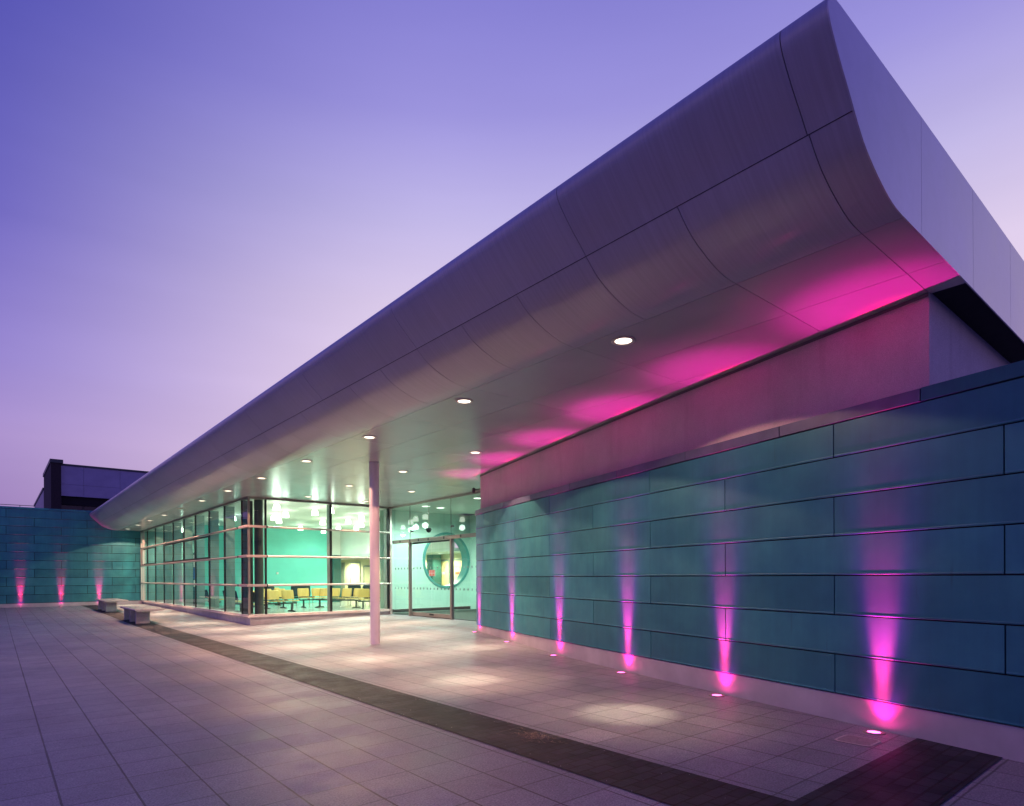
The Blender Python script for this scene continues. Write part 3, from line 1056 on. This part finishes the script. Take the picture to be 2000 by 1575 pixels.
for rank, i in enumerate(order):
    o = pend if rank == 0 else dup(pend)
    o.location = (pts[i][0], pts[i][1], 3.9)
    o['label'] = 'glowing bell pendant lamp, %s from the left of those seen through the waiting room glass' % ORD[rank]
    o['group'] = 'pendant lamps in the waiting room'
for i, (x, y) in enumerate(pts):
    ld = bpy.data.lights.new('pendant_bulb', 'SPOT')
    ld.spot_size = radians(170)
    ld.spot_blend = .5
    ld.energy = 80
    ld.color = (.76, 1.0, .84)
    ld.shadow_soft_size = .13
    lo = bpy.data.objects.new('pendant_bulb', ld)
    COL.objects.link(lo)
    lo.location = (x, y, 3.61)
    lp = bpy.data.lights.new('pendant_glow', 'POINT')
    lp.energy = 10
    lp.color = (.80, 1.0, .84)
    lp.shadow_soft_size = .12
    lo = bpy.data.objects.new('pendant_glow', lp)
    COL.objects.link(lo)
    lo.location = (x, y, 3.42)

cl = thing('ceiling_light', '', 'ceiling light', (0, 0, 3.895))
MB().lathe([(.17, 0), (.17, -.02), (.14, -.022)], n=28).build('trim_ring', MAT['white'], cl, smooth=True)
b = MB()
b.lathe([(.001, -.018), (.14, -.018)], n=28)
b.build('lens', MAT['panel'], cl)
for k, (x, y, z, e, lab) in enumerate(((11.39, 18.13, 3.895, 60, 'round ceiling light above the sliding doors, the left one of the lobby pair'),
                                   (12.05, 18.25, 3.895, 40, 'smaller looking lobby ceiling light, further back of the lobby pair'),
                                   (11.5, 15.3, 3.895, 60, 'round lobby ceiling light right beside the copper wall end'),
                                   (13.0, 16.3, 3.895, 60, 'round lobby ceiling light hidden deep behind the copper wall'),
                                   (14.9, 24.6, 2.468, 90, 'round corridor ceiling light above the yellow doors'),
                                   (14.9, 22.6, 2.468, 90, 'corridor ceiling light above the red door sign'),
                                   (14.9, 28.6, 2.468, 110, 'corridor ceiling light behind the white column'),
                                   (14.9, 32.6, 2.468, 130, 'corridor ceiling light before the pale cream doors'))):
    o = cl if k == 0 else dup(cl)
    o.location = (x, y, z)
    o['label'] = lab
    o['group'] = 'round ceiling lights inside'
    ld = bpy.data.lights.new('ceiling_bulb', 'SPOT')
    ld.energy = e * (8 if z > 3 else 5.5)
    ld.spot_size = radians(165)
    ld.spot_blend = .6
    ld.color = (.82, 1.0, .88) if z > 3 else (1.0, .96, .66)
    ld.shadow_soft_size = .12
    lo = bpy.data.objects.new('ceiling_bulb', ld)
    COL.objects.link(lo)
    lo.location = (x, y, z - .04)
for k, (x, y) in enumerate(((7.2, 34.2), (7.6, 36.0))):  # ceiling lights added to light the far end of the room
    o = dup(cl)
    o.location = (x, y, 3.899)
    o['label'] = ('added round ceiling light behind the farthest glass bays', 'second added ceiling light beside the sage end wall')[k]
    ld = bpy.data.lights.new('ceiling_bulb', 'SPOT')
    ld.energy = 420
    ld.spot_size = radians(165)
    ld.spot_blend = .6
    ld.color = (.80, 1.0, .80)
    ld.shadow_soft_size = .12
    lo = bpy.data.objects.new('ceiling_bulb', ld)
    COL.objects.link(lo)
    lo.location = (x, y, 3.85)

# dome cameras
def dome(name, label, loc, r):
    t = thing(name, label, 'security camera', loc)
    MB().lathe([(r * .8, 0), (r, -.03), (r, -.06)], n=20, cap0=True, cap1=True).build('housing', MAT['white'] if r < .1 else MAT['dark'], t, smooth=True)
    MB().lathe([(r * .9, -.06), (r * .82, -.10), (r * .55, -.14), (.005, -.16)], n=20).build('dome', MAT['black'], t, smooth=True)


dome('dome_camera', 'black dome camera on the ceiling right of the white column', (12.2, 22.9, 3.9), .11)
dome('dome_camera', 'black dome camera hanging over the sliding doors', (11.25, 17.75, 3.10), .10)
o = MB().tube((11.25, 17.75, 3.1), (11.25, 17.75, 3.9), .015).build('camera_stem', MAT['white'])
o.parent = None
tag(o, 'thin white drop rod holding the dome camera over the doors', 'rod')
t = thing('security_camera', 'small black camera bracketed to the end of the rendered wall by the doors', 'security camera', (9.10, 12.28, 3.6))
MB().tube((0, 0, 0), (.13, -.03, .02), .012).build('bracket', MAT['black'], t)
MB().lathe([(.03, -.08), (.042, -.06), (.042, .03), (.02, .05)], n=16, cap0=True, cap1=True).build('housing', MAT['black'], t, smooth=True)

# ------------------------------------------------------------------ downlights
dl = thing('downlight', '', 'downlight', (0, 0, 3.92))
MB().lathe([(.088, .004), (.124, -.001), (.127, -.007), (.120, -.012), (.094, -.009), (.087, .002)], n=32).build('trim_ring', MAT['alu'], dl, smooth=True)
MB().lathe([(.001, -.004), (.088, -.004)], n=32).build('lens', MAT['down'], dl)
dpos = []
for k in range(12):
    if k == 7:
        continue
    dpos.append((5.07, 4.19 + 2.866 * k, 'A'))
for y in (9.84, 12.68, 15.53, 18.38):
    dpos.append((7.335, y, 'B'))
for y in (15.50, 18.38):
    dpos.append((9.25, y, 'C'))
ca = cb = cc = 0
for k, (x, y, row) in enumerate(dpos):
    o = dl if k == 0 else dup(dl)
    o.location = (x, y, 3.92)
    if row == 'A':
        o['label'] = 'lit round downlight, %s from the near end of the outer soffit row' % ORD[ca]; ca += 1
    elif row == 'B':
        o['label'] = 'lit round downlight, %s from the near end of the middle soffit row' % ORD[cb]; cb += 1
    else:
        o['label'] = ('lit round downlight nearest the curved wall end', 'lit round downlight nearest the corner of glass and doors')[cc]; cc += 1
    o['group'] = 'downlights in the canopy soffit'
    kk = .5 if k == 0 else .95 if k == 1 else 1.3 if row == 'A' else 1.1
    for energy, cone, blend, tint in ((950, 18, .9, (1.0, .76, .45)), (760, 50, 1.0, (1.0, .60, .34)), (240, 138 if row == 'A' else 102, .06, (1.0, .51, .34))):
        ld = bpy.data.lights.new('downlight_beam', 'SPOT')
        ld.energy = energy * (1 if row == 'A' else .85 if cone < 90 else 1.0) * (kk if cone > 40 else 1)
        ld.spot_size = radians(cone)
        ld.spot_blend = blend
        ld.color = tint
        ld.shadow_soft_size = .05
        lo = bpy.data.objects.new('downlight_beam', ld)
        COL.objects.link(lo)
        lo.location = (x, y, 3.905)
t = thing('soffit_vent', 'unlit round vent ring in the outer downlight row', 'vent', (5.07, 4.19 + 2.866 * 7, 3.92))
MB().lathe([(.07, .0), (.135, -.001), (.138, -.01), (.12, -.014), (.07, -.006)], n=32).build('ring', MAT['alu'], t, smooth=True)
MB().lathe([(.001, -.003), (.07, -.003)], n=24).build('grille', MAT['dark'], t)

# ------------------------------------------------------------------ uplights
ul = thing('uplight', '', 'uplight', (0, 0, 0))
MB().lathe([(.055, .002), (.058, .007), (.085, .008), (.092, .004), (.094, -.002)], n=28).build('rim', MAT['steel'], ul, smooth=True)
MB().lathe([(.001, .0065), (.030, .006), (.056, .003)], n=28).build('lens', MAT['up'], ul)
upos = []
for k, y in enumerate((2.15, 4.05, 5.95, 7.98, 10.0, 11.88)):
    nx, ny = -1.0, .2455 + .004256 * y
    l = hypot(nx, ny)
    nx, ny = nx / l, ny / l
    d = .13
    upos.append((wx(y) + nx * d, y + ny * d, nx, ny, 'pink ground uplight along the curved copper wall, %s from the near end' % ORD[k]))
for k, x in enumerate((.92, 2.47, 4.02)):
    upos.append((x, YW - .15, 0, -1, ('pink ground uplight at the far wall, farthest left', 'pink ground uplight in the middle of the far wall', 'pink ground uplight at the far wall hidden behind the farther bench')[k]))
for k, (x, y, nx, ny, lab) in enumerate(upos):
    o = ul if k == 0 else dup(ul)
    z = gh(x, y) + .002
    o.location = (x, y, z)
    o['label'] = lab
    o['group'] = 'pink uplights at the foot of the copper walls'
    # the lamp's wall beam, its vertical beam and its wide spill
    for energy, cone, lean, blue in ((2700, 20, .165, .035), (360, 30, .35, .045), (34, 80, .55, .30), (760, 29, .01, .44), (220, 42, .0, .44), (2, 165, .3, .30)):
        ld = bpy.data.lights.new('uplight_beam', 'SPOT')
        ld.color = (1.0, .008, blue)
        ld.shadow_soft_size = .03
        ld.energy = energy * (1 if k < 6 else .85 if blue < .1 else .28) * (1, .93, 1.08, .97, 1.05, .9, 1, .9, 1.05)[k]
        ld.spot_size = radians(cone)
        ld.spot_blend = 1.0 if cone < 90 else .5
        lo = bpy.data.objects.new('uplight_beam', ld)
        COL.objects.link(lo)
        lo.location = (x, y, z + .022)
        d = Vector((-nx * lean, -ny * lean, 1)).normalized()
        lo.rotation_euler = d.to_track_quat('-Z', 'Y').to_euler()

# ------------------------------------------------------------------ benches
def make_bench(label, loc):
    t = thing('bench', label, 'bench', loc, 'stone benches on the dark paving strip')
    b = MB()
    # slab with a wide overhang on the building side and chamfered underside
    P = [(-.02, .395), (.46, .395), (.74, .425), (.76, .445), (.745, .468), (-.06, .468), (-.085, .455), (-.085, .43)]
    b.prism(P, lambda x, z, q: (x, q, z), -.34, 2.62)
    b.build('seat_slab', MAT['bench'], t, bevel=.012)
    b = MB()
    b.box(-.05, .72, -.30, 2.58, .4685, .472)
    b.build('polished_top', MAT['bench_top'], t)
    for y in (0, 1.08, 2.2):
        b = MB()
        b.prism([(.0, -.02), (.385, -.02), (.395, .394), (.0, .394)], lambda x, z, q: (x, q, z), y, y + .12)
        b.build('leg', MAT['bench'], t, bevel=.008)
    return t


b1 = make_bench('nearer of two pale concrete benches on the dark paving strip', (3.39, 22.45, gh(3.4, 22.6)))
b2 = dup(b1)
b2.location = (3.46, 29.95, gh(3.4, 30.2))
b2['label'] = 'farther of two pale concrete benches, close to the far copper wall'

# ------------------------------------------------------------------ small things on the paving
t = thing('inspection_cover', 'rounded inspection cover in the paving beside the nearest pink uplight', 'cover', (5.74, 2.17, .0))
def rr(w, h, r, n=5):
    out = []
    for sx, sy, a in ((1, 1, 0), (-1, 1, pi / 2), (-1, -1, pi), (1, -1, 3 * pi / 2)):
        for k in range(n + 1):
            out.append((sx * (w / 2 - r) + r * cos(a + pi / 2 * k / n), sy * (h / 2 - r) + r * sin(a + pi / 2 * k / n)))
    return out
oz = rr(.30, .30, .06)
iz = rr(.262, .262, .045)
b = MB()
A = [b.bm.verts.new((x, y, .004)) for x, y in oz]
B = [b.bm.verts.new((x, y, .0055)) for x, y in iz]
for i in range(len(A)):
    j = (i + 1) % len(A)
    b.bm.faces.new((A[i], A[j], B[j], B[i]))
b.build('frame', MAT['chip'], t)
b = MB()
b.bm.faces.new([b.bm.verts.new((x, y, .0035)) for x, y in rr(.254, .254, .042)])
b.build('lid', MAT['iron'], t)
for x, y in ((-.07, -.02), (.07, .02)):
    MB().lathe([(.001, .0046), (.006, .0046)], x, y, 8).build('key_hole', MAT['black'], t)

b = MB()
for k in range(150):
    a = random.uniform(0, 2 * pi)
    x, y = random.gauss(3.70, .07), random.gauss(4.10, .13)
    l = random.uniform(.03, .09)
    z = .008 + random.uniform(0, .012)
    p = Vector((x, y, z)); q = p + Vector((cos(a) * l, sin(a) * l, random.uniform(-.002, .006)))
    n_ = Vector((-sin(a), cos(a), 0)) * .0012
    b.quad(p - n_, q - n_, q + n_, p + n_)
o = b.build('litter', MAT['straw'])
o['kind'] = 'stuff'
b = MB()
for k in range(420):
    y = random.uniform(1.0, 14)
    x = random.uniform(1.6, min(wx(y) - .1, 9)) if random.random() < .6 else random.choice((3.26, 3.87)) + random.gauss(0, .05)
    s_ = random.uniform(.0018, .0055)
    z = gh(x, y) + (.006 if 3.2 < x < 3.95 else .0005)
    a = random.uniform(0, pi)
    pts_ = [(x + s_ * cos(a + i * 2 * pi / 5) * random.uniform(.7, 1.2), y + s_ * sin(a + i * 2 * pi / 5) * random.uniform(.7, 1.2), z) for i in range(5)]
    top = b.bm.verts.new((x, y, z + s_ * .8))
    vv = [b.bm.verts.new(p) for p in pts_]
    for i in range(5):
        b.bm.faces.new((vv[i], vv[(i + 1) % 5], top))
o = b.build('gravel', MAT['chip'])
o['kind'] = 'stuff'

# ------------------------------------------------------------------ camera
F, PX, PY, ROLL = sqrt(1010 * 1430), 1000.0, 1125.8, .00615
n_ = hypot(1010, F)
ca_, sa_ = F / n_, 1010 / n_
Rv, Fv, Up = Vector((ca_, -sa_, 0)), Vector((sa_, ca_, 0)), Vector((0, 0, 1))
c_, s_ = cos(ROLL), sin(ROLL)
cr_, cu_ = Rv * c_ - Up * s_, Rv * s_ + Up * c_
cam = bpy.data.cameras.new('camera')
co = bpy.data.objects.new('camera', cam)
COL.objects.link(co)
M4 = Matrix.Identity(4)
for i in range(3):
    M4[i][0], M4[i][1], M4[i][2] = cr_[i], cu_[i], -Fv[i]
M4.translation = (0, 0, 1.45)
co.matrix_world = M4
cam.sensor_fit = 'HORIZONTAL'
cam.sensor_width = 36
cam.lens = 36 * F / 2000
cam.shift_y = (PY - 787.5) / 2000
cam.clip_start = .05
cam.clip_end = 2000
S.camera = co

# ------------------------------------------------------------------ sky
W = bpy.data.worlds.new('World')
S.world = W
W.use_nodes = True
T = W.node_tree
T.nodes.clear()


class WN(Mat):
    def __init__(s):
        s.t = T


w = WN()
out = w.n('ShaderNodeOutputWorld')
bg = w.n('ShaderNodeBackground')
tc = w.n('ShaderNodeTexCoord')
nv = w.n('ShaderNodeVectorMath', operation='NORMALIZE')
w.l(tc.outputs['Generated'], nv.inputs[0])
def pix(u, v):
    du, dv = u - PX, v - PY
    x, y = du * c_ - dv * s_, du * s_ + dv * c_
    return (Rv * (x / F) + Fv + Up * (-y / F)).normalized()
g = pix(1430, 740)
sp = w.n('ShaderNodeSeparateXYZ')
w.l(nv.outputs[0], sp.inputs[0])
hv = w.n('ShaderNodeCombineXYZ')
w.l(sp.outputs[0], hv.inputs[0])
w.l(sp.outputs[1], hv.inputs[1])
hn = w.n('ShaderNodeVectorMath', operation='NORMALIZE')
w.l(hv.outputs[0], hn.inputs[0])
dt = w.n('ShaderNodeVectorMath', operation='DOT_PRODUCT')
w.l(hn.outputs[0], dt.inputs[0])
dt.inputs[1].default_value = Vector((g.x, g.y, 0)).normalized()
az = w.math('ARCCOSINE', w.math('MINIMUM', dt.outputs['Value'], 1.0))
tt = w.mapr(az, radians(24), radians(70), 0, 1, True)


def ramp(stops):
    rp = w.n('ShaderNodeValToRGB')
    rp.color_ramp.interpolation = 'LINEAR'
    el = rp.color_ramp.elements
    while len(el) < len(stops):
        el.new(.5)
    for e, (p, c) in zip(el, stops):
        e.position = p
        e.color = lin(*c)
    w.l(sp.outputs[2], rp.inputs[0])
    return rp.outputs[0]


# twilight: pale towards the afterglow behind the roof, violet and blue away from it
glow = ramp([(.0, (225, 190, 220)), (.14, (236, 212, 232)), (.28, (238, 216, 238)), (.40, (224, 207, 237)), (.50, (194, 184, 232)), (.60, (157, 149, 222)), (.68, (137, 131, 214)), (.85, (80, 82, 182)), (1.0, (50, 54, 148))])
dusk = ramp([(.0, (116, 94, 160)), (.10, (146, 118, 186)), (.18, (160, 134, 203)), (.27, (134, 118, 205)), (.42, (86, 80, 188)), (.60, (68, 69, 173)), (.85, (54, 57, 152)), (1.0, (50, 54, 148))])
cc_ = w.mix(tt, glow, dusk)
# a thin bank of haze low down
hz = w.mapr(w.noise(2.0, 4, .5, w.coord((1, 1, 7), 'Generated')), 
            .35, .7, .97, 1.02)
cc_ = w.mix(1.0, cc_, M_rgb(w, hz), 'MULTIPLY')
sky = w.n('ShaderNodeTexSky', sky_type='NISHITA')
sky.sun_disc = False
sky.sun_elevation = radians(1.0)
sky.sun_rotation = math.atan2(g.x, g.y)
sk = w.mix(1.0, sky.outputs[0], (.006, .006, .006, 1), 'MULTIPLY')
cc_ = w.mix(1.0, cc_, sk, 'ADD')
w.l(cc_, bg.inputs[0])
bg.inputs[1].default_value = 1.0
w.l(bg.outputs[0], out.inputs[0])

# ------------------------------------------------------------------ render settings
S.render.engine = 'CYCLES'
S.view_settings.view_transform = 'Standard'
S.view_settings.look = 'None'
S.view_settings.exposure = 0
S.cycles.max_bounces = 7
S.cycles.diffuse_bounces = 3
S.cycles.glossy_bounces = 4
S.cycles.transparent_max_bounces = 16
S.cycles.sample_clamp_indirect = 4
S.cycles.sample_clamp_direct = 40
S.cycles.blur_glossy = .3
S.cycles.caustics_reflective = False
S.cycles.caustics_refractive = False
S.cycles.use_denoising = True
